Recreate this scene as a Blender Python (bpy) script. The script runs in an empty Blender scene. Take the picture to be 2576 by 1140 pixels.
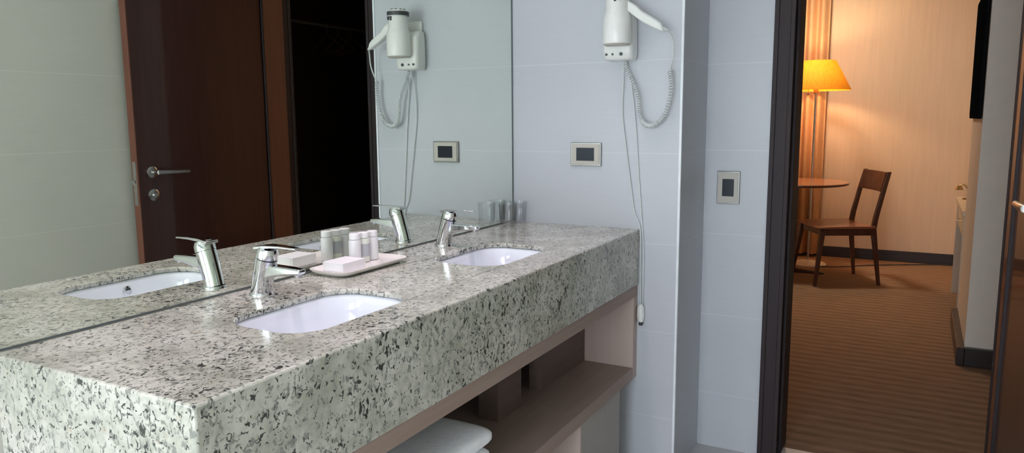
import bpy, bmesh, math, random
from mathutils import Vector, Matrix
random.seed(7)
PI = math.pi
COL = bpy.context.scene.collection

# ------------------------------------------------------------------ materials
def new_mat(name):
    m = bpy.data.materials.new(name); m.use_nodes = True
    nt = m.node_tree; b = nt.nodes['Principled BSDF']
    return m, nt, b

def N(nt, kind, **kw):
    n = nt.nodes.new(kind)
    for k, v in kw.items(): setattr(n, k, v)
    return n

def coords(nt, scale=(1, 1, 1)):
    tc = N(nt, 'ShaderNodeNewGeometry')
    mp = N(nt, 'ShaderNodeMapping'); mp.inputs['Scale'].default_value = scale
    nt.links.new(tc.outputs['Position'], mp.inputs['Vector'])
    return mp.outputs['Vector']

def noise(nt, vec, scale, detail=3, rough=.5, dist=0):
    n = N(nt, 'ShaderNodeTexNoise'); n.inputs['Scale'].default_value = scale
    n.inputs['Detail'].default_value = detail; n.inputs['Roughness'].default_value = rough
    n.inputs['Distortion'].default_value = dist
    nt.links.new(vec, n.inputs['Vector']); return n.outputs['Fac']

def ramp(nt, fac, stops):
    r = N(nt, 'ShaderNodeValToRGB'); e = r.color_ramp.elements
    while len(e) < len(stops): e.new(.5)
    for i, (p, c) in enumerate(stops):
        e[i].position = p
        e[i].color = (c, c, c, 1) if isinstance(c, (int, float)) else (*c, 1)
    nt.links.new(fac, r.inputs['Fac']); return r.outputs['Color']

def mix(nt, fac, a, b, mode='MIX'):
    m = N(nt, 'ShaderNodeMix', data_type='RGBA', blend_type=mode)
    for sock, v in ((m.inputs[0], fac), (m.inputs[6], a), (m.inputs[7], b)):
        if isinstance(v, (int, float)): sock.default_value = v
        elif isinstance(v, tuple): sock.default_value = (*v, 1)
        else: nt.links.new(v, sock)
    return m.outputs[2]

def bump(nt, b, height, strength=.2, dist=.002):
    n = N(nt, 'ShaderNodeBump'); n.inputs['Strength'].default_value = strength
    n.inputs['Distance'].default_value = dist
    nt.links.new(height, n.inputs['Height']); nt.links.new(n.outputs['Normal'], b.inputs['Normal'])

def plain(name, col, rough=.5, metal=0, var=.06, scale=20, stretch=(1, 1, 1), bmp=0, coat=0, spec=.5):
    m, nt, b = new_mat(name)
    v = coords(nt, stretch); f = noise(nt, v, scale)
    lo = tuple(c * (1 - var) for c in col); hi = tuple(min(1, c * (1 + var)) for c in col)
    nt.links.new(ramp(nt, f, [(.3, lo), (.7, hi)]), b.inputs['Base Color'])
    b.inputs['Roughness'].default_value = rough; b.inputs['Metallic'].default_value = metal
    b.inputs['Coat Weight'].default_value = coat; b.inputs['Specular IOR Level'].default_value = spec
    if bmp: bump(nt, b, f, bmp)
    return m

def tile_mat(name, col, axis, grout=.8, rough=.35, z0=.217, pitch=.3135, w=1.2, off=.3, tint=0.02):
    """Large wall tiles in courses: thin pale joints every pitch in z and every w along axis."""
    m, nt, b = new_mat(name)
    g = N(nt, 'ShaderNodeNewGeometry'); s = N(nt, 'ShaderNodeSeparateXYZ')
    nt.links.new(g.outputs['Position'], s.inputs[0])
    def line(sock, p, o, width):
        a = N(nt, 'ShaderNodeMath', operation='ADD'); a.inputs[1].default_value = 100 * p - o
        nt.links.new(sock, a.inputs[0])
        q = N(nt, 'ShaderNodeMath', operation='PINGPONG'); q.inputs[1].default_value = p / 2
        nt.links.new(a.outputs[0], q.inputs[0])
        l = N(nt, 'ShaderNodeMath', operation='LESS_THAN'); l.inputs[1].default_value = width / 2
        nt.links.new(q.outputs[0], l.inputs[0]); return l.outputs[0]
    lz = line(s.outputs['Z'], pitch, z0, .0032)
    ly = line(s.outputs[axis], w, off, .0032)
    mx = N(nt, 'ShaderNodeMath', operation='MAXIMUM'); nt.links.new(lz, mx.inputs[0]); nt.links.new(ly, mx.inputs[1])
    st = (3, 3, 90)
    f = noise(nt, coords(nt, st), 3, 4)
    f2 = noise(nt, coords(nt), 3.0, 2)
    c1 = ramp(nt, f, [(.3, tuple(c * (1 - tint) for c in col)), (.7, tuple(c * (1 + tint) for c in col))])
    c2 = mix(nt, .25, c1, ramp(nt, f2, [(.35, tuple(c * .93 for c in col)), (.65, tuple(c * 1.05 for c in col))]))
    gcol = tuple(min(1, c * 1.09 + .01) for c in col)
    nt.links.new(mix(nt, mx.outputs[0], c2, gcol), b.inputs['Base Color'])
    b.inputs['Roughness'].default_value = rough
    inv = N(nt, 'ShaderNodeMath', operation='SUBTRACT'); inv.inputs[0].default_value = 1
    nt.links.new(mx.outputs[0], inv.inputs[1])
    bump(nt, b, inv.outputs[0], .12, .001)
    return m

def granite():
    m, nt, b = new_mat('speckled_granite')
    v = coords(nt); vs = coords(nt, (1, 1, .72))
    cloud = noise(nt, v, 8, 4, .6)
    base = ramp(nt, cloud, [(.34, (.44, .445, .375)), (.5, (.585, .585, .515)), (.66, (.70, .69, .635))])
    soft = noise(nt, v, 60, 3, .6)
    base = mix(nt, .8, base, ramp(nt, soft, [(.35, (.72, .73, .72)), (.6, (1, 1, 1)), (.75, (1.0, .99, .97))]), 'MULTIPLY')
    drift = noise(nt, v, 6, 2, .5)
    def fleck(scale, k, lo, hi, dist, src):
        fl = noise(nt, src, scale, 2.5, .5, dist)
        off = N(nt, 'ShaderNodeMath', operation='MULTIPLY_ADD'); off.inputs[1].default_value = k
        nt.links.new(drift, off.inputs[0]); nt.links.new(fl, off.inputs[2])
        return ramp(nt, off.outputs[0], [(lo, 1), (hi, 0)])
    base = mix(nt, fleck(100, .10, .42, .50, .7, vs), base, (.27, .28, .25))
    base = mix(nt, fleck(78, .26, .462, .500, .9, vs), base, (.058, .064, .058))
    base = mix(nt, fleck(130, .14, .405, .435, .5, v), base, (.06, .065, .062))
    oc = noise(nt, v, 26, 2, .5)
    base = mix(nt, ramp(nt, oc, [(.68, 0), (.76, .35)]), base, (.50, .37, .22))
    nt.links.new(base, b.inputs['Base Color'])
    b.inputs['Roughness'].default_value = .13
    return m

def wood_mat(name, dark, light, rough=.4, coat=0, axis='Z', scale=1.0, coat_rough=.05):
    m, nt, b = new_mat(name)
    st = {'X': (2, 40, 40), 'Y': (40, 2, 40), 'Z': (40, 40, 2)}[axis]
    f = noise(nt, coords(nt, tuple(a * scale for a in st)), 1.2, 5, .6, .8)
    f2 = noise(nt, coords(nt, tuple(a * scale * .12 for a in st)), 1.5, 2)
    c = mix(nt, f2, ramp(nt, f, [(.3, dark), (.7, light)]), ramp(nt, f, [(.3, tuple(x * 1.2 for x in dark)), (.7, tuple(x * .85 for x in light))]))
    nt.links.new(c, b.inputs['Base Color'])
    b.inputs['Roughness'].default_value = rough; b.inputs['Coat Weight'].default_value = coat
    b.inputs['Coat Roughness'].default_value = coat_rough
    bump(nt, b, f, .05, .001)
    return m

def carpet_mat():
    m, nt, b = new_mat('striped_brown_carpet')
    g = coords(nt)
    w = N(nt, 'ShaderNodeTexWave', wave_type='BANDS', bands_direction='X'); w.inputs['Scale'].default_value = 4.0
    w.inputs['Distortion'].default_value = 1.0; w.inputs['Detail'].default_value = 3; w.inputs['Detail Scale'].default_value = 2.0
    nt.links.new(g, w.inputs['Vector'])
    f = noise(nt, coords(nt, (14, 2.5, 1)), 3, 4)
    c = ramp(nt, w.outputs['Fac'], [(.1, (.22, .145, .10)), (.9, (.34, .23, .155))])
    c = mix(nt, .4, c, ramp(nt, f, [(.3, (.19, .125, .085)), (.7, (.38, .26, .175))]))
    nt.links.new(c, b.inputs['Base Color']); b.inputs['Roughness'].default_value = .95
    b.inputs['Specular IOR Level'].default_value = .1
    bump(nt, b, noise(nt, coords(nt), 300, 2), .4, .003)
    return m

def emit_mat(name, col, strength):
    m, nt, b = new_mat(name)
    f = noise(nt, coords(nt), 8)
    nt.links.new(ramp(nt, f, [(.3, tuple(c * .97 for c in col)), (.7, col)]), b.inputs['Emission Color'])
    b.inputs['Emission Strength'].default_value = strength
    b.inputs['Base Color'].default_value = (*col, 1)
    return m

M = {}
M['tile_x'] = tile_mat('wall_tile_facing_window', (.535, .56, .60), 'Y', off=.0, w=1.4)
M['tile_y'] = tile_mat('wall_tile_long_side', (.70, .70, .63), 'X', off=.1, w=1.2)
M['granite'] = granite()
M['floor_tile'] = plain('grey_floor_tile', (.56, .56, .57), .4, var=.05, scale=6)
M['mirror'] = plain('silvered_glass', (.83, .875, .81), .0, 1, var=.003)
M['mirror_edge'] = plain('dark_mirror_edge', (.10, .12, .12), .4)
M['chrome'] = plain('polished_chrome', (.72, .73, .75), .06, 1, var=.02)
M['dull_chrome'] = plain('satin_steel', (.55, .54, .53), .28, 1, var=.04)
M['porcelain'] = plain('white_porcelain', (.86, .90, .97), .08, var=.01, coat=.5)
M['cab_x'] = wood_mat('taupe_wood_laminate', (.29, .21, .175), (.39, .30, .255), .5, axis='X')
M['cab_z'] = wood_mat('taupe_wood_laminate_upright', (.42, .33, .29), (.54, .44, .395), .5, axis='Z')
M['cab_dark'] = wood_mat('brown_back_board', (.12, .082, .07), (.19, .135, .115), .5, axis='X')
M['cab_grey'] = wood_mat('greyed_wood_upright', (.36, .345, .31), (.45, .43, .395), .55, axis='Z')
M['frame'] = wood_mat('dark_mahogany_frame', (.010, .005, .007), (.022, .009, .011), .6, 0, 'Z')
M['door'] = wood_mat('glossy_dark_mahogany_door', (.035, .011, .009), (.068, .022, .017), .35, .45, 'Z', .6, coat_rough=.05)
M['edge_wood'] = wood_mat('reddish_wood_edge', (.13, .045, .028), (.22, .075, .045), .4, .2, 'Z')
M['chair'] = wood_mat('dark_walnut', (.045, .017, .013), (.10, .04, .028), .35, .3, 'Z')
M['seat'] = wood_mat('reddish_walnut_seat', (.20, .075, .045), (.34, .14, .085), .35, .3, 'X')
M['table'] = wood_mat('warm_cherry_top', (.30, .12, .06), (.45, .20, .11), .25, .4, 'Y')
M['carpet'] = carpet_mat()
M['paper'] = plain('cream_wallpaper', (.80, .66, .50), .75, var=.035, scale=7, stretch=(6, 6, .4))
M['pillar'] = plain('cream_paint', (.76, .71, .63), .7, var=.02)
M['ceiling'] = plain('white_ceiling_paint', (.74, .74, .73), .8, var=.01)
M['skirt'] = wood_mat('black_brown_skirting', (.012, .010, .012), (.03, .022, .022), .35, .2, 'Y')
M['white_plastic'] = plain('off_white_plastic', (.80, .82, .79), .3, var=.02)
M['cable'] = plain('white_cable_rubber', (.62, .66, .66), .45, var=.03)
M['grille'] = plain('dark_grey_plastic', (.05, .055, .06), .45)
M['plate'] = plain('champagne_plate', (.52, .50, .45), .45, var=.02, spec=.3)
M['plate_rim'] = plain('grey_plate_rim', (.30, .30, .29), .3, .5)
M['insert'] = plain('black_glossy_insert', (.014, .020, .030), .35, var=.05, spec=.2)
M['towel'] = plain('white_terry_cotton', (.92, .95, 1.0), .95, var=.05, scale=60, bmp=.5)
M['bottle'] = plain('milky_bottle_plastic', (.80, .81, .83), .25, var=.02)
M['bottle2'] = plain('pale_green_bottle_plastic', (.78, .82, .74), .25, var=.02)
M['cap'] = plain('white_cap_plastic', (.90, .90, .92), .25, var=.01)
M['label_grey'] = plain('grey_printed_band', (.48, .50, .54), .5, var=.02)
M['carton'] = plain('white_soap_carton', (.86, .85, .88), .5, var=.01)
M['tray'] = plain('white_ceramic_dish', (.86, .83, .80), .15, var=.01)
M['screen'] = plain('black_screen', (.006, .009, .012), 1.0, var=.1, spec=.0)
M['brass'] = plain('aged_brass', (.50, .36, .18), .3, .9, var=.05)
M['curtain'] = plain('apricot_curtain_cloth', (.72, .46, .26), .85, var=.05, scale=30, bmp=.2)
M['desk'] = plain('ivory_lacquer', (.62, .54, .42), .4, var=.02)
M['closet'] = wood_mat('unlit_wardrobe_wood', (.010, .009, .010), (.02, .017, .018), .5, .0, 'Z')  # near-black tone carries the darkness of the unlit opening
M['black_void'] = plain('black_gap_shade_and_tv', (.010, .010, .012), .9, var=.05, spec=.0)  # flat black: painted shade behind the cabinet gaps, also the television casing

def glass_mat():
    m, nt, b = new_mat('clear_glass')
    f = noise(nt, coords(nt), 5)
    tr = N(nt, 'ShaderNodeBsdfTransparent'); nt.links.new(ramp(nt, f, [(.3, (.96, .97, .98)), (.7, (.975, .98, .99))]), tr.inputs['Color'])
    gl = N(nt, 'ShaderNodeBsdfGlossy'); gl.inputs['Roughness'].default_value = .03
    mx = N(nt, 'ShaderNodeMixShader'); mx.inputs[0].default_value = .07
    nt.links.new(tr.outputs[0], mx.inputs[1]); nt.links.new(gl.outputs[0], mx.inputs[2])
    nt.links.new(mx.outputs[0], nt.nodes['Material Output'].inputs[0])
    return m
M['glass'] = glass_mat()

def shade_mat():
    m, nt, b = new_mat('amber_pleated_shade')
    tc = N(nt, 'ShaderNodeTexCoord')
    f = noise(nt, coords(nt, (1, 1, .15)), 60, 3)
    c = ramp(nt, f, [(.3, (.90, .34, .012)), (.7, (.95, .42, .02))])
    nt.links.new(c, b.inputs['Base Color']); b.inputs['Roughness'].default_value = .8
    tr = N(nt, 'ShaderNodeBsdfTranslucent'); nt.links.new(c, tr.inputs['Color'])
    mx = N(nt, 'ShaderNodeMixShader'); mx.inputs[0].default_value = .09
    out = nt.nodes['Material Output']
    nt.links.new(b.outputs[0], mx.inputs[1]); nt.links.new(tr.outputs[0], mx.inputs[2]); nt.links.new(mx.outputs[0], out.inputs[0])
    return m
M['shade'] = shade_mat()

# ------------------------------------------------------------------ mesh helper
class MB:
    def __init__(s): s.b = bmesh.new()
    def box(s, x0, x1, y0, y1, z0, z1):
        v = [s.b.verts.new((x, y, z)) for z in (z0, z1) for x, y in ((x0, y0), (x1, y0), (x1, y1), (x0, y1))]
        for f in ((3, 2, 1, 0), (4, 5, 6, 7), (0, 1, 5, 4), (1, 2, 6, 5), (2, 3, 7, 6), (3, 0, 4, 7)):
            s.b.faces.new([v[i] for i in f])
        return s
    def hexa(s, pts):
        v = [s.b.verts.new(p) for p in pts]
        for f in ((3, 2, 1, 0), (4, 5, 6, 7), (0, 1, 5, 4), (1, 2, 6, 5), (2, 3, 7, 6), (3, 0, 4, 7)):
            s.b.faces.new([v[i] for i in f])
        return s
    def loft(s, rings, cap0=True, cap1=True, closed=True):
        R = [[s.b.verts.new(p) for p in r] for r in rings]; n = len(R[0])
        for a, b in zip(R, R[1:]):
            for i in range(n if closed else n - 1):
                j = (i + 1) % n; s.b.faces.new((a[i], a[j], b[j], b[i]))
        if cap0: s.b.faces.new(R[0][::-1])
        if cap1: s.b.faces.new(R[-1])
        return s
    def tube(s, path, rad, n=12, ell=None, ref=None, cap=True):
        P = [Vector(p) for p in path]; rr = rad if isinstance(rad, (list, tuple)) else [rad] * len(P)
        rings = []; up = Vector(ref) if ref else None
        for i, p in enumerate(P):
            t = (P[min(i + 1, len(P) - 1)] - P[max(i - 1, 0)]).normalized()
            if up is None: up = Vector((0, 0, 1)) if abs(t.z) < .9 else Vector((1, 0, 0))
            a = up.cross(t).normalized(); c = t.cross(a).normalized(); up = c if not ref else Vector(ref)
            e = ell or (1, 1)
            rings.append([p + (a * math.cos(2 * PI * k / n) * e[0] + c * math.sin(2 * PI * k / n) * e[1]) * rr[i] for k in range(n)])
        return s.loft(rings, cap, cap)
    def lathe(s, prof, cx=0, cy=0, n=32, cap0=True, cap1=True):
        return s.loft([[(cx + r * math.cos(2 * PI * k / n), cy + r * math.sin(2 * PI * k / n), z) for k in range(n)] for r, z in prof], cap0, cap1)
    def disc(s, c, ax, r0, r1, h, n=24):
        """short cylinder from point c along unit axis ax, r0 to r1, height h"""
        c = Vector(c); ax = Vector(ax)
        return s.tube([c, c + ax * h], [r0, r1], n)
    def build(s, name, mat, parent=None, bevel=0, seg=2, smooth=True, origin=True, solid=0, sub=0, angle=40):
        bmesh.ops.recalc_face_normals(s.b, faces=s.b.faces[:])
        for f in s.b.faces: f.smooth = smooth
        me = bpy.data.meshes.new(name)
        off = Vector((0, 0, 0))
        if origin and s.b.verts:
            xs = [v.co for v in s.b.verts]
            lo = Vector([min(p[i] for p in xs) for i in range(3)]); hi = Vector([max(p[i] for p in xs) for i in range(3)])
            off = Vector(((lo.x + hi.x) / 2, (lo.y + hi.y) / 2, lo.z))
            for v in s.b.verts: v.co -= off
        s.b.to_mesh(me); s.b.free()
        if smooth:
            try: me.set_sharp_from_angle(angle=math.radians(angle))
            except Exception: pass
        me.materials.append(mat)
        o = bpy.data.objects.new(name, me); COL.objects.link(o); o.location = off
        if parent: o.parent = parent
        if solid:
            q = o.modifiers.new('s', 'SOLIDIFY'); q.thickness = solid; q.offset = 1
        if bevel:
            q = o.modifiers.new('b', 'BEVEL'); q.width = bevel; q.segments = seg; q.limit_method = 'ANGLE'; q.angle_limit = math.radians(40)
        if sub:
            q = o.modifiers.new('u', 'SUBSURF'); q.levels = sub; q.render_levels = sub
        return o

def tag(o, label=None, cat=None, group=None, kind=None):
    if label: o['label'] = label
    if cat: o['category'] = cat
    if group: o['group'] = group
    if kind: o['kind'] = kind
    return o

def thing(name, loc, label, cat, group=None, rz=0):
    o = bpy.data.objects.new(name, None); COL.objects.link(o); o.empty_display_size = .05
    o.location = loc; o.rotation_euler = (0, 0, rz)
    return tag(o, label, cat, group)

def copy_tree(o, parent=None, memo=None):
    c = o.copy(); COL.objects.link(c); c.parent = parent
    for ch in list(o.children): copy_tree(ch, c)
    return c

def rrect(cx, cy, w, d, r, z, n=8):
    pts = []
    for qx, qy, a0 in ((1, 1, 0), (-1, 1, PI / 2), (-1, -1, PI), (1, -1, 1.5 * PI)):
        for k in range(n + 1):
            a = a0 + k * PI / 2 / n
            pts.append((cx + qx * (w / 2 - r) + r * math.cos(a), cy + qy * (d / 2 - r) + r * math.sin(a), z))
    return pts

def struct(name, mb, mat, label=None, **kw):
    kw.setdefault('smooth', False)
    return tag(mb.build(name, mat, **kw), label, None, None, 'structure')

# ------------------------------------------------------------------ dimensions (metres)
H = .893          # worktop height
L = 1.842; D = .504; T = .1985
XD = .331         # doorway wall face
W1 = .642
YJ0, YJ1 = -.94, -1.618   # door opening
XB = .51          # back face of the doorway wall
YO = -1.692       # long wall opposite the mirror
XW = -4.6        # window wall
CH = 2.45
XF = 4.90         # bedroom far wall

# ------------------------------------------------------------------ setting: bathroom
struct('floor', MB().box(XW - .1, XB - .06, YO - .1, .1, -.1, 0), M['floor_tile'], 'grey tiled bathroom floor')
struct('ceiling', MB().box(XW - .1, XB, YO - .1, .1, CH, CH + .1), M['ceiling'], 'white bathroom ceiling')
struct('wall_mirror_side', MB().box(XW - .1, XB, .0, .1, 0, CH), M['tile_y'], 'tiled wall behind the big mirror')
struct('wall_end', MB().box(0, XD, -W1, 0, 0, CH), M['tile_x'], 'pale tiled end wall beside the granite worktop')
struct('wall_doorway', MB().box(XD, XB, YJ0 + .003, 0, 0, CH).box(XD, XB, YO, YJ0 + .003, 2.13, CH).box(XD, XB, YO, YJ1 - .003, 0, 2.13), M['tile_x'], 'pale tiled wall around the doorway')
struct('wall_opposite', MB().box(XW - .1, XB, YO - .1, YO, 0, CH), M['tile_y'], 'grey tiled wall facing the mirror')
struct('trim_1', MB().box(-.004, .006, -W1 - .003, -W1 + .005, 0, CH), plain('white_corner_strip', (.80, .84, .88), .3), 'thin white corner strip on the tiled end wall')
# window wall with a real opening
wy0, wy1, wz0, wz1 = -1.6, -.25, .25, 2.0
ww = MB().box(XW - .1, XW, YO, 0, 0, wz0).box(XW - .1, XW, YO, 0, wz1, CH).box(XW - .1, XW, YO, wy0, wz0, wz1).box(XW - .1, XW, wy1, 0, wz0, wz1)
struct('wall_window_side', ww, M['tile_x'], 'tiled wall with the frosted window')
wf = MB()
for a in ((wy0, wy0 + .05, wz0, wz1), (wy1 - .05, wy1, wz0, wz1), (wy0, wy1, wz0, wz0 + .05), (wy0, wy1, wz1 - .05, wz1), ((wy0 + wy1) / 2 - .02, (wy0 + wy1) / 2 + .02, wz0, wz1)):
    wf.box(XW - .07, XW - .01, a[0], a[1], a[2], a[3])
win = struct('window_1', wf, M['white_plastic'], 'white framed frosted bathroom window')
p = MB().box(XW - .05, XW - .045, wy0, wy1, wz0, wz1).build('pane', emit_mat('daylit_frosted_glass', (.86, .92, 1.0), 10.5))
p.parent = win; p.location = Vector(p.location) - Vector(win.location)

# door frame
fr = MB()
for ya, yb in ((YJ0 + .066, YJ0 - .004), (YJ1 + .004, YO + .001)):
    y0, y1 = min(ya, yb), max(ya, yb)
    fr.box(XD - (.014 if ya > -1 else .006), XD + .002, y0, y1, 0, 2.2)
    fr.box(XB - .002, XB + .014, y0, y1, 0, 2.2)
fr.box(XD - .020, XD, YJ0 + .050, YJ0 + .066, 0, 2.2)
fr.box(XD - .019, XD, YJ0 - .004, YJ0 + .012, 0, 2.2)
fr.box(XD - .014, XD, YO, YJ0 + .066, 2.12, 2.2).box(XB, XB + .014, YO, YJ0 + .066, 2.12, 2.2)
fr.box(XD, XB, YJ0, YJ0 + .004, 0, 2.12)
fr.box(XD, XB, YJ0, YJ1, 2.11, 2.14)
fr.box(XD + .05, XB, YJ0 - .010, YJ0 + .002, 0, 2.12)
tf = struct('trim_2', fr, M['frame'], 'dark mahogany frame of the doorway', bevel=.002)
jr = MB().box(XD, XB - .04, YJ1 - .004, YJ1, 0, 2.12).build('jamb_lining', M['edge_wood'], smooth=False)
jr.parent = tf; jr.location = Vector(jr.location) - Vector(tf.location)
jr2 = MB().box(XB - .04, XB, YJ1 - .004, YJ1 + .0006, 0, 2.12).build('door_stop', M['frame'], smooth=False)
jr2.parent = tf; jr2.location = Vector(jr2.location) - Vector(tf.location)

# door leaf, opened flat along the long wall
hx, fx = .318, -.417      # hinge edge and free edge
ly = -1.623               # visible face
leaf = MB().box(fx + .002, hx, ly - .040, ly, .008, 2.10)
dr = struct('door_1', leaf, M['door'], 'glossy dark mahogany door standing open', bevel=.0015)
def under(root, mb, name, mat, **kw):
    o = mb.build(name, mat, **kw); o.parent = root; o.location = Vector(o.location) - Vector(root.location); return o
under(dr, MB().box(fx - .0015, fx + .002, ly - .040, ly, .008, 2.10), 'door_edge_strip', M['edge_wood'], smooth=False)
hx0 = -.351; hz = 1.057
def rosette(z):
    return MB().tube([(hx0, ly - .001, z), (hx0, ly + .006, z), (hx0, ly + .009, z)], [.026, .026, .021], 28)
hd = under(dr, rosette(hz).tube([(hx0, ly + .008, z_) for z_ in (hz,)] + [(hx0, ly + .048, hz)], .010, 16)
           .tube([(hx0, ly + .045, hz), (hx0 + .03, ly + .050, hz), (hx0 + .155, ly + .050, hz - .004)], [.0105, .0105, .0085], 14), 'lever_handle', M['dull_chrome'])
under(dr, rosette(.957).tube([(hx0, ly + .008, .957), (hx0, ly + .020, .957)], [.011, .009], 16), 'lock_rosette', M['dull_chrome'])
under(dr, MB().box(fx - .0035, fx - .001, ly - .031, ly - .009, .915, 1.105), 'latch_plate', M['dull_chrome'], smooth=False)
under(dr, MB().hexa([(fx - .004, ly - .029, 1.0), (fx - .002, ly - .029, 1.0), (fx - .002, ly - .011, 1.0), (fx - .004, ly - .011, 1.0),
                     (fx - .016, ly - .029, 1.025), (fx - .002, ly - .029, 1.025), (fx - .002, ly - .011, 1.025), (fx - .016, ly - .011, 1.025)]), 'latch_bolt', M['chrome'], smooth=False)
for hz_ in (.25, 1.05, 1.85):
    under(dr, MB().tube([(hx + .004, ly - .048, hz_), (hx + .004, ly - .048, hz_ + .09)], .006, 12), 'hinge', M['dull_chrome'])

# ------------------------------------------------------------------ setting: bedroom
BY0, BY1 = -2.75, 2.2
struct('floor_bedroom', MB().box(XB - .06, XF + .1, BY0 - .1, BY1 + .1, -.1, 0), M['carpet'], 'brown striped bedroom carpet')
struct('ceiling_bedroom', MB().box(XB, XF + .1, BY0 - .1, BY1 + .1, 2.6, 2.7), M['ceiling'], 'white bedroom ceiling')
struct('wall_far', MB().box(XF, XF + .1, BY0, BY1, 0, 2.6), M['paper'], 'cream bedroom wall behind the floor lamp')
struct('wall_bedroom_left', MB().box(XB, XF + .1, BY1, BY1 + .1, 0, 2.6), M['paper'], 'cream bedroom side wall')
struct('wall_bedroom_near', MB().box(XB, XB + .06, .0, BY1, 0, 2.6).box(XB + .0005, XB + .06, YJ0 + .07, .0, 0, 2.6).box(XB + .0005, XB + .06, BY0, YO - .002, 0, 2.6).box(XB + .0005, XB + .06, YO - .002, YJ0 + .07, 2.2, 2.6), M['paper'], 'cream bedroom wall around the bathroom doorway')
struct('wall_hall', MB().box(XB, XF + .1, BY0 - .1, BY0, 0, 2.6), M['paper'], 'wall behind the dark wardrobe')
struct('wall_pillar', MB().box(1.92, 2.80, -2.02, -1.610, 0, 2.6), M['pillar'], 'cream wall end carrying the television')
struct('wall_desk', MB().box(2.80, XF, -2.12, -2.02, 0, 2.6), M['paper'], 'cream wall behind the desk')
struct('baseboard_far', MB().box(XF - .018, XF, -2.02, BY1, 0, .095), M['skirt'], 'dark baseboard along the far bedroom wall', bevel=.003)
struct('baseboard_pillar', MB().box(1.885, 2.80, -1.610, -1.575, 0, .095).box(1.885, 1.92, -2.02, -1.610, 0, .095), M['skirt'], 'black plinth around the cream wall end', bevel=.003)

# ------------------------------------------------------------------ mirror
mr = thing('wall_mirror', (-1.6, 0, H), 'large frameless wall mirror standing on the back edge of the granite worktop', 'mirror')
def part(root, mb, name, mat, **kw):
    o = mb.build(name, mat, **kw); o.parent = root
    o.location = Vector(o.location) - Vector(root.location); return o
part(mr, MB().box(-3.0, -.006, -.0012, .0, H + .004, 2.12), 'mirror_glass', M['mirror'], smooth=False)
part(mr, MB().box(-3.0, -.0005, -.003, -.0005, H + .0005, H + .004).box(-.006, -.0005, -.003, -.0005, H, 2.12), 'edge_seal', M['mirror_edge'], smooth=False)

# ------------------------------------------------------------------ granite worktop with two cut-outs
SINKS = [(-1.352, -.2875), (-.650, -.2835)]
SW, SD, SR = .345, .222, .075
def worktop():
    b = bmesh.new()
    zt, zs, zb = H, H - .013, H - T
    outer = [(-L, -D), (-.0005, -D), (-.0005, -.0035), (-L, -.0035)]
    inn = [(-L + .03, -D + .03), (-.03, -D + .03), (-.03, -.03), (-L + .03, -.03)]
    def loop(pts, z):
        vs = [b.verts.new((p[0], p[1], z)) for p in pts]
        es = [b.edges.new((vs[i], vs[(i + 1) % len(vs)])) for i in range(len(vs))]
        return vs, es
    def wall(a, c):
        for i in range(len(a)):
            j = (i + 1) % len(a); b.faces.new((a[i], a[j], c[j], c[i]))
    o1, e1 = loop(outer, zt); o2, _ = loop(outer, zb); i2, _ = loop(inn, zb); i1, e4 = loop(inn, zs)
    wall(o1, o2); wall(o2, i2); wall(i2, i1)
    te, be = list(e1), list(e4)
    for cx, cy in SINKS:
        pts = rrect(cx, cy, SW, SD, SR, 0, 9)
        h1, f1 = loop(pts, zt); h2, f2 = loop(pts, zs); wall(h1, h2); te += f1; be += f2
    bmesh.ops.triangle_fill(b, use_beauty=True, edges=te, normal=(0, 0, 1))
    bmesh.ops.triangle_fill(b, use_beauty=True, edges=be, normal=(0, 0, -1))
    m = MB(); m.b.free(); m.b = b
    return m
tag(worktop().build('granite_worktop', M['granite'], bevel=.0045, seg=3, angle=30), 'long speckled grey granite worktop with deep apron and two basin cut-outs', 'worktop')

# ------------------------------------------------------------------ basins
def basin(cx, cy, label):
    t = thing('undermount_basin', (cx, cy, H - .16), label, 'basin', 'white basins under the granite worktop')
    z = lambda h: h - (H - .16)
    prof = [(.014, H - .0135, .0), (.003, H - .0145, 0), (.000, H - .020, 0), (-.004, H - .05, .0), (-.012, H - .10, .004), (-.028, H - .128, .01), (-.055, H - .142, .02), (-.085, H - .147, .02)]
    rings = []
    for ins, zz, dr_ in prof:
        w, d = SW + 2 * ins, SD + 2 * ins
        rings.append(rrect(0, 0, w, d, min(SR + ins * .3, d / 2 - .002), z(zz), 9))
    n = len(rings[0])
    last = [(math.cos(2 * PI * (k + .0) / n) * .021, math.sin(2 * PI * k / n) * .021, z(H - .150)) for k in range(n)]
    # match start angle of the rounded rectangle
    rings.append(last)
    o = MB().loft(rings, False, False).build('bowl', M['porcelain'], t, origin=False, angle=70)
    s = o.modifiers.new('s', 'SOLIDIFY'); s.thickness = .006; s.offset = -1
    MB().lathe([(.0225, z(H - .1495)), (.0215, z(H - .1480)), (.014, z(H - .1485)), (.012, z(H - .151)), (.004, z(H - .151))]).build('drain', M['chrome'], t, origin=False)
    yf = -SD / 2 + .0015; zo = z(H - .040)
    ring = MB()
    R = []
    for k in range(24):
        a = 2 * PI * k / 24
        R.append([(0.025 + math.cos(a) * rr, yf + oy, zo + math.sin(a) * rr) for rr, oy in ((.0125, .000), (.0125, .004), (.0085, .005), (.008, .001))])
    R.append(R[0]); ring.loft(R, False, False)
    bmesh.ops.remove_doubles(ring.b, verts=ring.b.verts[:], dist=1e-6)
    og = ring.build('overflow_ring', M['chrome'], t, origin=False)
    MB().disc((0.025, yf + .0005, zo), (0, 1, 0), .0085, .0085, .0006).build('overflow_hole', M['grille'], og, origin=False)
    return t
basin(*SINKS[0], 'white porcelain basin set in the granite nearer the camera, left of the soap tray')
basin(*SINKS[1], 'white porcelain basin set in the granite nearest the end wall, beyond the soap tray')

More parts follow.
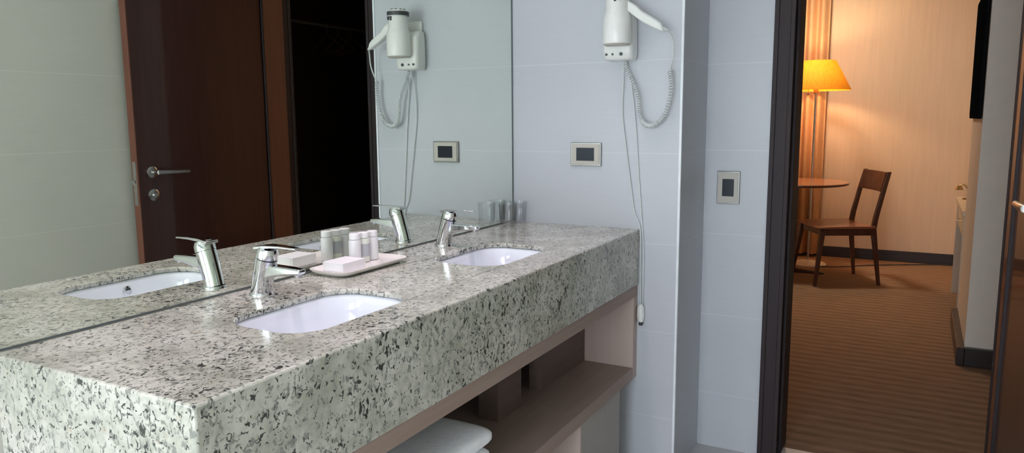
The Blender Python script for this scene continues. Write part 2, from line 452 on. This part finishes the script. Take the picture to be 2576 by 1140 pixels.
# ------------------------------------------------------------------ taps
def tap(x, y, label):
    t = thing('basin_tap', (x, y, H), label, 'tap', 'chrome single-lever basin taps')
    MB().lathe([(.0265, 0), (.0265, .004), (.024, .007)], n=32).build('base_ring', M['chrome'], t, origin=False)
    MB().tube([(0, .0, .004), (0, -.006, .03), (0, -.018, .072), (0, -.022, .084)], [.0235, .0230, .0235, .0235], 32, ref=(1, 0, 0)).build('body', M['chrome'], t, origin=False, angle=50)
    MB().tube([(0, -.022, .0845), (0, -.0225, .086)], [.0215, .0215], 32, ref=(1, 0, 0)).build('cartridge_collar', M['grille'], t, origin=False)
    lv = MB().tube([(0, -.0225, .086), (0, -.026, .099), (0, -.0285, .108)], [.0240, .0240, .0200], 32, ref=(1, 0, 0)).build('lever_cap', M['chrome'], t, origin=False, angle=50)
    pl = MB().loft([[(-.018 , .000, .104), (.018, .000, .104), (.018, .000, .111), (-.018, .000, .111)],
                    [(-.016, -.03, .108), (.016, -.03, .108), (.016, -.03, .115), (-.016, -.03, .115)],
                    [(-.012, -.07, .1105), (.012, -.07, .1105), (.012, -.07, .1155), (-.012, -.07, .1155)],
                    [(-.009, -.115, .1095), (.009, -.115, .1095), (.009, -.115, .1135), (-.009, -.115, .1135)]]).build('lever', M['chrome'], t, bevel=.0015, origin=False)
    def sec(y, w, z0, z1): return [(-w, y, z0), (w, y, z0), (w * .9, y, z1), (-w * .9, y, z1)]
    MB().loft([sec(-.010, .016, .036, .070), sec(-.045, .0155, .046, .071), sec(-.085, .014, .053, .0705), sec(-.120, .0125, .0555, .069), sec(-.127, .0115, .058, .067)]).build('spout', M['chrome'], t, bevel=.004, seg=3, origin=False)
    MB().tube([(0, -.114, .058), (0, -.114, .0505)], [.0095, .009], 20).build('aerator', M['dull_chrome'], t, origin=False)
    return t
tap(-1.322, -.077, 'chrome lever tap of the nearer basin, left of the soap tray')
tap(-.592, -.077, 'chrome lever tap of the basin nearest the end wall')

# ------------------------------------------------------------------ toiletries
tr = thing('toiletry_tray', (-.985, -.077, H), 'small white dish-shaped tray holding toiletries against the mirror', 'tray')
rg = []
for ins, zz in ((-.012, .000), (0, .002), (.010, .010), (.013, .015), (.008, .0145), (.000, .0085), (-.02, .006)):
    rg.append(rrect(0, 0, .245 + 2 * ins, .105 + 2 * ins, .03, zz, 7))
MB().loft(rg).build('dish', M['tray'], tr, origin=False, angle=60)
tr.rotation_euler = (0, 0, 0)
sbx = thing('soap_box', (-1.06, -.085, H + .0065), 'small flat white soap carton on the camera-side end of the tray', 'soap box')
part(sbx, MB().box(-1.098, -1.012, -.118, -.052, H + .0066, H + .0340), 'carton', M['carton'], bevel=.001)
part(sbx, MB().box(-1.0992, -1.0980, -.110, -.060, H + .012, H + .029), 'end_flap', M['cap'], smooth=False)
def bottle(x, y, h, mat, label, band=False):
    t = thing('toiletry_bottle', (x, y, H + .0065), label, 'bottle', 'toiletry bottles on the white tray')
    MB().lathe([(.013, 0), (.0155, .002), (.0162, h * .35), (.0162, h * .72), (.015, h * .78), (.012, h * .8)], n=28).build('bottle_body', mat, t, origin=False)
    MB().lathe([(.0125, h * .8), (.0145, h * .81), (.0145, h * .985), (.0125, h)], n=28).build('cap', M['cap'], t, origin=False)
    if band: MB().lathe([(.01645, h * .2), (.0165, h * .62)], n=28, cap0=False, cap1=False).build('printed_band', M['label_grey'], t, origin=False)
    return t
bottle(-.972, -.050, .082, M['bottle'], 'plain white toiletry bottle beside the soap carton, nearest the camera of three')
bottle(-.936, -.050, .081, M['bottle2'], 'toiletry bottle with a grey printed band, middle of the three on the tray', True)
bottle(-.900, -.050, .080, M['bottle'], 'plain white toiletry bottle farthest from the soap carton')

# clear tumblers by the corner
def tumbler(x, y, label):
    t = MB().lathe([(.026, .0), (.029, .002), (.0335, .078), (.0345, .080), (.0325, .0795), (.0285, .010), (.010, .008)], n=36).build('glass_tumbler', M['glass'], origin=False, angle=60)
    t.location = (x, y, H + .0006)
    return tag(t, label, 'glass', 'clear tumblers in the mirror corner')
tumbler(-.045, -.046, 'clear glass tumbler in the corner touching the end wall')
tumbler(-.125, -.046, 'clear glass tumbler by the mirror, on the basin side of its twin')

# ------------------------------------------------------------------ vanity cabinet
vc = thing('vanity_cabinet', (-.92, -.30, 0), 'taupe wood cabinet with an open shelf under the granite worktop', 'cabinet')
zt = H - T; YFc = -.500
part(vc, MB().box(-L + .02, -.002, YFc, YFc + .03, zt - .040, zt), 'top_rail', M['cab_x'], bevel=.001)
part(vc, MB().box(-.040, -.002, YFc, -.02, .358, zt - .040), 'side_panel', M['cab_z'], bevel=.001)
part(vc, MB().box(-L + .02, -L + .06, YFc, -.02, .358, zt - .040), 'side_panel', M['cab_z'], bevel=.001)
part(vc, MB().box(-L + .06, -.040, YFc, -.02, .358, .400), 'shelf', M['cab_x'], bevel=.001)
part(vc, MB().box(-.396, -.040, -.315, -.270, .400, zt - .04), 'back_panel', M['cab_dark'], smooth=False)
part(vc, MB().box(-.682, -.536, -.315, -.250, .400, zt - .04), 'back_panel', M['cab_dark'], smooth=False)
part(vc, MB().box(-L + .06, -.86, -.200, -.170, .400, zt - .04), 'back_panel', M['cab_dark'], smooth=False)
part(vc, MB().box(-.86, -.04, -.06, -.045, .400, zt - .04), 'gap_shade_board', M['black_void'], smooth=False)  # black sheet stands in for the shade behind the panel gaps
part(vc, MB().box(-.487, -.157, YFc + .004, -.06, .0, .358), 'base_pier', M['cab_grey'], bevel=.001)
part(vc, MB().box(-.495, -.487, YFc + .004, -.06, .0, .358), 'pier_facing', M['cab_z'], smooth=False)
part(vc, MB().box(-L + .1, -1.30, YFc + .004, -.06, .0, .358), 'base_pier', M['cab_grey'], bevel=.001)
part(vc, MB().box(-1.30, -.495, -.10, -.08, .0, .358), 'base_back', M['cab_z'], smooth=False)

# folded towels on the shelf
def towel(z0, h, x0, x1, y0, y1, label):
    rows = []
    nx, ny = 26, 18
    for i in range(nx + 1):
        u = i / nx; x = x0 + (x1 - x0) * u
        ring = []
        for k in range(36):
            a = 2 * PI * k / 36; ca, sa = math.cos(a), math.sin(a)
            ex = lambda v, p: math.copysign(abs(v) ** p, v)
            e = 1 - max(0, abs(u - .5) * 2 - .86) / .14
            rs = math.sqrt(max(.03, 1 - (1 - e) ** 2))
            yy = (y0 + y1) / 2 + (y1 - y0) / 2 * ex(ca, .45) * (0.82 + .18 * rs)
            zz = z0 + h / 2 + h / 2 * ex(sa, .6) * rs
            zz += .0015 * math.sin(13 * x + 9 * yy) * (1 if sa > 0 else 0) + .0010 * math.sin(37 * x - 21 * yy) * (sa > .3)
            ring.append((x, yy, max(zz, z0)))
        rows.append(ring)
    o = MB().loft(rows).build('folded_towel', M['towel'], angle=180)
    return tag(o, label, 'towel', 'folded towels on the cabinet shelf')
towel(.4005, .039, -1.42, -.990, -.475, -.29, 'folded white towel at the bottom of the pile on the cabinet shelf')
towel(.4440, .039, -1.43, -.978, -.472, -.285, 'folded white towel in the middle of the pile on the cabinet shelf')
towel(.4880, .044, -1.42, -.970, -.475, -.29, 'folded white towel on top of the pile on the cabinet shelf')

# ------------------------------------------------------------------ hair dryer on the end wall
hb = thing('dryer_wall_unit', (-.03, -.435, 1.463), 'white wall-mounted dryer base with shaver sockets on the tiled end wall', 'hair dryer holder')
rg = []
for z, w, d_ in ((1.471, .092, .060), (1.477, .102, .068), (1.50, .106, .072), (1.590, .104, .070), (1.615, .096, .050), (1.620, .08, .03)):
    rg.append([(-px, -.436 + py, z) for px, py, _ in rrect(d_ / 2, 0, d_, w, min(.018, d_ / 2.3), 0, 6)])
part(hb, MB().loft(rg), 'housing', M['white_plastic'], angle=50)
part(hb, MB().box(-.012, -.001, -.472, -.400, 1.475, 1.66), 'wall_plate', M['white_plastic'], bevel=.004)
for k, (yy, r) in enumerate(((-.400, .0042), (-.422, .0036), (-.452, .0060))):
    part(hb, MB().disc((-.0715 - .0012, yy, 1.490), (1, 0, 0), r, r, .004, 16), 'socket_hole', M['grille'])
# thin mains cord, running down past the worktop to an in-line plug
c1 = [(-.030, -.445, 1.470), (-.012, -.440, 1.40), (-.008, -.436, 1.30), (-.008, -.448, 1.20), (-.008, -.470, 1.05), (-.008, -.487, .95), (-.008, -.5085, .89), (-.008, -.512, .72), (-.008, -.515, .62)]
def smooth_path(P, n=6):
    P = [Vector(p) for p in P]; out = []
    for i in range(len(P) - 1):
        p0, p1, p2, p3 = P[max(i - 1, 0)], P[i], P[i + 1], P[min(i + 2, len(P) - 1)]
        for k in range(n):
            t = k / n
            out.append(.5 * ((2 * p1) + (-p0 + p2) * t + (2 * p0 - 5 * p1 + 4 * p2 - p3) * t * t + (-p0 + 3 * p1 - 3 * p2 + p3) * t ** 3))
    return out + [P[-1]]
part(hb, MB().tube(smooth_path(c1), .0022, 8), 'mains_cord', M['cable'])
c2 = [(-.030, -.455, 1.470), (-.010, -.470, 1.38), (-.006, -.485, 1.25), (-.006, -.497, 1.10), (-.006, -.510, .95), (-.006, -.522, .80), (-.006, -.520, .62)]
part(hb, MB().tube(smooth_path(c2), .0020, 8), 'mains_cord', M['cable'])
pg = part(hb, MB().tube([(-.014, -.517, .628), (-.014, -.517, .618), (-.014, -.517, .585), (-.014, -.517, .565)], [.006, .0125, .0135, .010], 20), 'cord_connector', M['white_plastic'])
part(hb, MB().tube([(-.014, -.518, .566), (-.014, -.518, .552)], [.0085, .007], 16), 'connector_tip', M['grille'])

hd = thing('hair_dryer', (-.10, -.425, 1.495), 'white hair dryer hanging upright in its holder on the tiled end wall', 'hair dryer')
bx, by = -.098, -.447
part(hd, MB().lathe([(.0455, 1.520), (.0475, 1.526), (.0470, 1.56), (.0455, 1.602), (.0430, 1.614), (.0385, 1.622), (.0375, 1.660), (.036, 1.684), (.032, 1.693), (.022, 1.697)], bx, by, 36), 'barrel', M['white_plastic'], angle=35)
part(hd, MB().lathe([(.040, 1.515), (.0445, 1.5195), (.0445, 1.520), (.036, 1.520)], bx, by, 36), 'outlet_ring', M['plate'])
gr = MB()
for k in range(9):
    a = 2 * PI * k / 9
    gr.box(bx + .026 * math.cos(a) - .0022, bx + .026 * math.cos(a) + .0022, by + .026 * math.sin(a) - .0022, by + .026 * math.sin(a) + .0022, 1.6935, 1.6975)
part(hd, gr, 'air_grille', M['grille'])
# dark hanging clip around the upper barrel
R = []
for k in range(15):
    a = PI * .05 + PI * 1.15 * k / 14
    R.append([(bx + math.cos(a) * r, by + math.sin(a) * r, z) for r, z in ((.0385, 1.672), (.0435, 1.672), (.0435, 1.686), (.0365, 1.686))])
part(hd, MB().loft(R), 'hanging_clip', M['grille'], smooth=False)
# switch buttons on the front of the barrel
part(hd, MB().box(bx - .0395, bx - .033, by - .010, by - .002, 1.652, 1.668).box(bx - .0375, bx - .029, by - .024, by - .015, 1.655, 1.668), 'switch_button', M['grille'], bevel=.001)
# handle, sideways and slightly down along the wall
def hsec(y, z, w, h, x=-.085): return [(x - w, y + h * .35, z + h), (x + w, y + h * .35, z + h), (x + w, y - h * .35, z - h), (x - w, y - h * .35, z - h)]
part(hd, MB().loft([hsec(-.455, 1.650, .014, .018, -.095), hsec(-.482, 1.640, .017, .022), hsec(-.520, 1.614, .018, .026), hsec(-.535, 1.601, .016, .0215), hsec(-.585, 1.573, .014, .0185), hsec(-.600, 1.565, .011, .013)]), 'handle', M['white_plastic'], bevel=.006, seg=3)
part(hd, MB().tube([(-.085, -.595, 1.563), (-.078, -.612, 1.556)], [.008, .005], 12), 'cord_sleeve', M['cable'])
# coiled hose: straight lead, then coils, loop and back up
lead = smooth_path([(-.078, -.610, 1.557), (-.060, -.622, 1.535), (-.050, -.625, 1.49), (-.040, -.614, 1.445), (-.035, -.609, 1.43)])
part(hd, MB().tube(lead, .0028, 8), 'power_lead', M['cable'])
spine = smooth_path([(-.035, -.609, 1.432), (-.03, -.6145, 1.39), (-.03, -.609, 1.335), (-.03, -.592, 1.285), (-.03, -.565, 1.258), (-.03, -.538, 1.252), (-.03, -.515, 1.268), (-.03, -.505, 1.30), (-.03, -.500, 1.345), (-.03, -.485, 1.39), (-.03, -.465, 1.43), (-.03, -.450, 1.466)], 10)
coil = []
n_t = len(spine); turns = 64; steps = turns * 14
up = Vector((1, 0, 0))
for k in range(steps + 1):
    u = k / steps * (n_t - 1); i = min(int(u), n_t - 2); f = u - i
    p_ = spine[i].lerp(spine[i + 1], f); t_ = (spine[i + 1] - spine[i]).normalized()
    a_ = up; c_ = t_.cross(a_).normalized(); ang = 2 * PI * turns * k / steps
    rr = .0068 if k / steps < .55 else .0045
    coil.append(p_ + a_ * math.cos(ang) * rr + c_ * math.sin(ang) * rr)
part(hd, MB().tube(coil, .0024, 6), 'coiled_cord', M['cable'])

# ------------------------------------------------------------------ socket plate and switch plate
def plate(x, y, z, w, h, iw, ih, name, label, cat):
    t = thing(name, (x, y, z - h / 2), label, cat)
    part(t, MB().box(x - .009, x, y - w / 2, y + w / 2, z - h / 2, z + h / 2), 'back_plate', M['plate_rim'], bevel=.002)
    part(t, MB().box(x - .012, x - .0088, y - w / 2 + .005, y + w / 2 - .005, z - h / 2 + .005, z + h / 2 - .005), 'face_plate', M['plate'], bevel=.0015)
    part(t, MB().box(x - .0135, x - .0118, y - iw / 2, y + iw / 2, z - ih / 2, z + ih / 2), 'insert', M['insert'], bevel=.001)
    return t
plate(0, -.300, 1.151, .118, .083, .068, .046, 'wall_socket', 'wide wall plate with a dark module on the end wall above the worktop', 'wall socket')
plate(XD, -.732, 1.020, .083, .122, .042, .064, 'light_switch', 'upright wall plate with a black rocker beside the doorway', 'light switch')

# ------------------------------------------------------------------ bathroom lamps: unseen downlights added to brighten the worktop, and the mirror strip
def downlight(x, y, label, power):
    t = thing('fill_downlight', (x, y, CH - .006), label, 'ceiling light', 'unseen downlights added over the worktop')
    part(t, MB().lathe([(.055, CH - .0005), (.055, CH - .005), (.042, CH - .006), (.040, CH - .001)], x, y, 32), 'trim_ring', M['white_plastic'])
    part(t, MB().lathe([(.039, CH - .0008), (.039, CH - .0025)], x, y, 32), 'diffuser', M['lampa'])
    l = bpy.data.lights.new('fill_spot', 'SPOT'); l.energy = power; l.color = (1.0, .80, .91)
    l.spot_size = math.radians(76); l.spot_blend = .9; l.shadow_soft_size = .04
    o = bpy.data.objects.new('fill_spot', l); COL.objects.link(o); o.parent = t; o.location = (0, 0, -.01)
M['lampa'] = emit_mat('ceiling_diffuser', (1.0, .90, .95), 12)
M['lampb'] = emit_mat('strip_diffuser', (1.0, .88, .93), 5)
for x, l in ((-2.0, 'unseen round downlight added above the camera-side end of the worktop'), (-1.35, 'unseen round downlight added above the nearer basin'), (-.70, 'unseen round downlight added above the basin by the end wall')):
    downlight(x, -.36, l, 30 if x > -1.9 else 16)
ml = thing('mirror_light', (-1.0, -.03, 2.16), 'long strip light on the wall above the mirror', 'lamp')
part(ml, MB().box(-1.9, -.6, -.05, -.001, 2.16, 2.20), 'housing', M['dull_chrome'], bevel=.003)
part(ml, MB().box(-1.88, -.62, -.07, -.0505, 2.162, 2.198), 'diffuser', M['lampb'], smooth=False)

# ------------------------------------------------------------------ bedroom: floor lamp
lx, lyy = 4.42, -.535
fl = thing('floor_lamp', (lx, lyy, 0), 'tall floor lamp with a lit amber pleated shade in the bedroom corner', 'floor lamp')
MB().lathe([(.150, 0), (.150, .008), (.142, .014), (.03, .024), (.012, .04)], n=40).build('base', M['pillar'], fl, origin=False)
MB().lathe([(.009, .03), (.009, 1.52)], n=16).build('pole', M['dull_chrome'], fl, origin=False)
MB().lathe([(.018, 1.47), (.020, 1.49), (.016, 1.56), (.013, 1.60)], n=16).build('lamp_socket', M['brass'], fl, origin=False)
R = []
nn = 144
for r, z in ((.270, 1.500), (.270, 1.505), (.204, 1.63), (.146, 1.740), (.144, 1.746)):
    R.append([((r + .003 * math.cos(PI * k)) * math.cos(2 * PI * k / nn), (r + .003 * math.cos(PI * k)) * math.sin(2 * PI * k / nn), z) for k in range(nn)])
MB().loft(R, False, False).build('lamp_shade', M['shade'], fl, origin=False, angle=80)
sp = MB()
for k in range(3):
    a = 2 * PI * k / 3
    sp.tube([(0, 0, 1.58), (.235 * math.cos(a), .235 * math.sin(a), 1.555)], .0025, 6)
sp.build('shade_support', M['dull_chrome'], fl, origin=False)
MB().tube([(-.02, .06, 1.53), (-.02, .06, 1.475)], .003, 8).tube([(-.02, .06, 1.478), (-.02, .06, 1.462)], [.012, .009], 12).build('pull_switch', M['brass'], fl, origin=False)
bb = MB().lathe([(.012, 1.60), (.028, 1.63), (.032, 1.655), (.024, 1.682), (.006, 1.692)], n=20).build('bulb', emit_mat('warm_bulb', (1.0, .65, .34), 225), fl, origin=False)
cd = smooth_path([(-.10, -.10, .006), (-.04, -.26, .006), (.14, -.48, .006), (.30, -.75, .006), (.44, -1.05, .006), (.40, -1.35, .006)])
MB().tube(cd, .0045, 6).build('power_cord', M['grille'], fl, origin=False)

# curtain
def curtain(y0, y1, x, label, amp, ph):
    pr_f, pr_b = [], []
    n = 90
    rows = []
    for z in (.03, .8, 1.6, 2.35, 2.5):
        row = []
        for i in range(n + 1):
            u = i / n; y = y0 + (y1 - y0) * u
            row.append((x + amp * math.sin(u * 2 * PI * 7 + ph) * (.75 + .25 * (2.5 - z) / 2.5), y, z))
        rows.append(row)
    o = MB().loft(rows, False, False, closed=False).build('curtain', M['curtain'], angle=180)
    q = o.modifiers.new('s', 'SOLIDIFY'); q.thickness = .003
    return tag(o, label, 'curtain')
curtain(-.575, .10, 4.80, 'apricot curtain hanging in folds behind the floor lamp', .045, 1.2)
rl = thing('curtain_rail', (4.83, .2, 2.51), 'slim curtain rail at the far bedroom wall', 'curtain rail')
part(rl, MB().tube([(4.83, -.62, 2.515), (4.83, 1.6, 2.515)], .011, 12), 'rail', M['brass'])
for yb in (.1, 1.4): part(rl, MB().box(4.83, 4.899, yb, yb + .02, 2.505, 2.525), 'bracket', M['brass'], smooth=False)

# round table
tb = thing('round_table', (4.01, -.47, 0), 'round cherry wood pedestal table in the bedroom in front of the floor lamp', 'table')
MB().lathe([(.30, .728), (.375, .733), (.392, .742), (.392, .752), (.388, .757)], n=64).build('tabletop', M['table'], tb, origin=False, angle=30)
MB().lathe([(.3925, .7395), (.3945, .7415), (.3945, .7505), (.3925, .7525)], n=64, cap0=False, cap1=False).build('edge_band', M['chair'], tb, origin=False)
MB().lathe([(.022, .03), (.022, .70), (.06, .728)], n=24).build('pedestal', M['chair'], tb, origin=False)
for k in range(3):
    a = math.radians((30, 150, 270)[k]); dx, dy = math.cos(a), math.sin(a)
    MB().hexa([(-dy * .014, dx * .014, .0), (dy * .014, -dx * .014, .0), (dx * .24 + dy * .010, dy * .24 - dx * .010, .0), (dx * .24 - dy * .010, dy * .24 + dx * .010, .0),
               (-dy * .014, dx * .014, .035), (dy * .014, -dx * .014, .035), (dx * .24 + dy * .010, dy * .24 - dx * .010, .014), (dx * .24 - dy * .010, dy * .24 + dx * .010, .014)]).build('table_foot', M['chair'], tb, bevel=.002, origin=False)

# chair: local +Y is forward
ca = math.radians(118) - PI / 2
ch = thing('dining_chair', (3.83, -.80, 0), 'dark walnut chair with open slat back drawn up to the round table', 'chair', rz=ca)
sx = .215
def leg(p0, p1, w0, w1):
    def q(p, w): return [(p[0] - w, p[1] - w, p[2]), (p[0] + w, p[1] - w, p[2]), (p[0] + w, p[1] + w, p[2]), (p[0] - w, p[1] + w, p[2])]
    return MB().loft([q(p0, w0), q(p1, w1)])
for s in (-1, 1):
    leg((s * .240, .240, 0), (s * .20, .185, .43), .011, .019).build('leg', M['chair'], ch, bevel=.003, origin=False)
    leg((s * .215, -.255, 0), (s * .195, -.20, .43), .011, .018).build('leg', M['chair'], ch, bevel=.003, origin=False)
    q = []
    for yy, zz, w in ((-.20, .42, .019), (-.215, .52, .018), (-.255, .70, .016), (-.295, .865, .013)):
        q.append([(s * .192 - .013, yy - w, zz), (s * .192 + .013, yy - w, zz), (s * .192 + .013, yy + w, zz), (s * .192 - .013, yy + w, zz)])
    MB().loft(q).build('back_post', M['chair'], ch, bevel=.003, origin=False)
MB().box(-.205, .205, .165, .195, .385, .437).box(-.205, .205, -.215, -.185, .385, .437).box(-.215, -.19, -.2, .18, .385, .437).box(.19, .215, -.2, .18, .385, .437).build('apron', M['chair'], ch, bevel=.002, origin=False)
rows = []
for i in range(13):
    u = i / 12; x = -.235 + .47 * u; dip = .010 * (1 - (2 * u - 1) ** 2)
    rows.append([(x, -.20, .438), (x, .235, .438), (x, .24, .452 - dip * .5), (x, 0, .458 - dip), (x, -.20, .458 - dip * .6)])
MB().loft(rows).build('seat', M['seat'], ch, bevel=.003, origin=False)
rows = []
for i in range(13):
    u = i / 12; x = -.18 + .36 * u; cv = -.018 * (1 - (2 * u - 1) ** 2)
    rows.append([(x, -.272 + cv + .020, .715), (x, -.272 + cv + .032, .715), (x, -.300 + cv + .024, .862), (x, -.300 + cv + .012, .862)])
MB().loft(rows).build('back_slat', M['chair'], ch, bevel=.002, origin=False)

# television, desk, wardrobe
tv = thing('television', (2.38, -1.59, 1.26), 'black flat television on the cream wall end, seen edge-on', 'television')
part(tv, MB().box(1.95, 2.76, -1.606, -1.590, 1.262, 1.92), 'tv_body', M['black_void'], bevel=.004)
part(tv, MB().box(1.962, 2.748, -1.5902, -1.5888, 1.285, 1.908), 'tv_screen', M['screen'], smooth=False)
part(tv, MB().box(2.2, 2.5, -1.6098, -1.6058, 1.4, 1.75), 'wall_bracket', M['black_void'], smooth=False)
dk = thing('writing_desk', (3.3, -1.8, 0), 'ivory desk standing past the cream wall end in the bedroom', 'desk')
part(dk, MB().box(2.82, 3.78, -2.01, -1.595, .665, .70), 'desk_top', M['desk'], bevel=.003)
part(dk, MB().box(2.83, 2.865, -2.0, -1.605, .0, .665), 'side_panel', M['desk'], smooth=False)
part(dk, MB().box(3.735, 3.77, -2.0, -1.605, .0, .665), 'side_panel', M['desk'], smooth=False)
dw = part(dk, MB().box(2.87, 3.73, -1.98, -1.612, .52, .66), 'drawer', M['desk'], bevel=.002)
kb = MB().tube([(3.25, -1.612, .59), (3.25, -1.592, .59), (3.35, -1.592, .59), (3.35, -1.612, .59)], .004, 8).build('drawer_handle', M['brass'])
kb.parent = dw; kb.location = Vector(kb.location) - Vector((dw.location + dk.location))
sl = thing('desk_lamp', (3.6, -1.66, .70), 'small brass bow lamp at the far end of the ivory desk', 'lamp')
part(sl, MB().lathe([(.035, .7005), (.035, .708), (.01, .715)], 3.6, -1.66, 24), 'base', M['brass'])
part(sl, MB().tube(smooth_path([(3.6, -1.66, .71), (3.6, -1.655, .77), (3.6, -1.63, .80), (3.6, -1.60, .79)]), .006, 10), 'bow', M['brass'])
part(sl, MB().lathe([(.028, .765), (.012, .795)], 3.6, -1.60, 20), 'shade', M['brass'])

wd = thing('wardrobe', (1.6, -2.6, 0), 'open wardrobe coloured near-black for the unlit opening seen in the mirror', 'wardrobe')  # boards coloured near-black to stand in for the unlit space
part(wd, MB().box(.60, 3.0, -2.745, -2.73, .0, 2.3), 'back_board', M['closet'], smooth=False)
for x in (.60, 2.985):
    part(wd, MB().box(x, x + .02, -2.73, -2.2, 0, 2.3), 'side_board', M['closet'], smooth=False)
part(wd, MB().box(.62, 2.985, -2.73, -2.2, 2.28, 2.3), 'top_board', M['closet'], smooth=False)
part(wd, MB().box(.62, 2.985, -2.73, -2.2, .0, .08), 'plinth', M['closet'], smooth=False)
part(wd, MB().tube([(.62, -2.45, 1.95), (2.985, -2.45, 1.95)], .011, 12), 'clothes_rod', M['grille'])
def hanger(x, label):
    t = thing('clothes_hanger', (x, -2.45, 1.74), label, 'hanger', 'wire clothes hangers on the wardrobe rod')
    hook = [(0, .012 * math.cos(a), .212 + .013 * math.sin(a)) for a in [PI * 1.0 - k * PI * 1.1 / 8 for k in range(9)]] + [(0, 0, .18), (0, 0, .15)]
    MB().tube(hook, .0022, 6).build('hook', M['grille'], t, origin=False)
    MB().tube([(0, 0, .15), (0, -.19, .045), (0, -.19, .03), (0, .19, .03), (0, .19, .045), (0, 0, .15)], .004, 6).build('shoulder_bar', M['chair'], t, origin=False)
    t.rotation_euler = (0, 0, .25)
for k, (x, l) in enumerate(((1.72, 'wire clothes hanger on the wardrobe rod, closest to the bathroom'), (1.84, 'wire clothes hanger on the wardrobe rod, middle of three'), (1.97, 'wire clothes hanger on the wardrobe rod, deepest into the room'))):
    hanger(x, l)

# unseen ceiling light added to fill the bedroom with a soft general glow
bl = thing('bedroom_fill_light', (3.9, -.45, 2.55), 'unseen opal ceiling light added to fill the bedroom', 'ceiling light')
part(bl, MB().lathe([(.20, 2.599), (.20, 2.58), (.17, 2.57)], 3.9, -.45, 32), 'rim', M['dull_chrome'])
part(bl, MB().lathe([(.17, 2.575), (.14, 2.555), (.05, 2.545)], 3.9, -.45, 32), 'diffuser', emit_mat('opal_diffuser', (1.0, .79, .58), 92))

# ------------------------------------------------------------------ world, camera, view
w = bpy.data.worlds.new('world'); bpy.context.scene.world = w; w.use_nodes = True
w.node_tree.nodes['Background'].inputs[0].default_value = (.5, .6, .7, 1)
w.node_tree.nodes['Background'].inputs[1].default_value = .3

cam = bpy.data.cameras.new('camera'); co = bpy.data.objects.new('camera', cam); COL.objects.link(co)
yaw, pit, rol = math.radians(28.62644), math.radians(8.16202), math.radians(-.41325)
f = Vector((math.cos(yaw) * math.cos(pit), math.sin(yaw) * math.cos(pit), -math.sin(pit)))
ri = Vector((math.sin(yaw), -math.cos(yaw), 0)); up = ri.cross(f)
r2 = ri * math.cos(rol) + up * math.sin(rol); u2 = -ri * math.sin(rol) + up * math.cos(rol)
co.matrix_world = Matrix(((r2.x, u2.x, -f.x, -2.48834), (r2.y, u2.y, -f.y, -1.35244), (r2.z, u2.z, -f.z, 1.27679), (0, 0, 0, 1)))
cam.sensor_width = 36; cam.lens = 1882.75 / 2576 * 36; cam.clip_start = .02
sc = bpy.context.scene; sc.camera = co
sc.view_settings.view_transform = 'Standard'; sc.view_settings.look = 'None'
sc.view_settings.exposure = 0; sc.view_settings.gamma = 1; sc.view_settings.use_curve_mapping = False
sc.cycles.max_bounces = 10; sc.cycles.diffuse_bounces = 5; sc.cycles.glossy_bounces = 6; sc.cycles.transmission_bounces = 8
sc.cycles.sample_clamp_indirect = 6; sc.cycles.caustics_reflective = True; sc.cycles.caustics_refractive = False
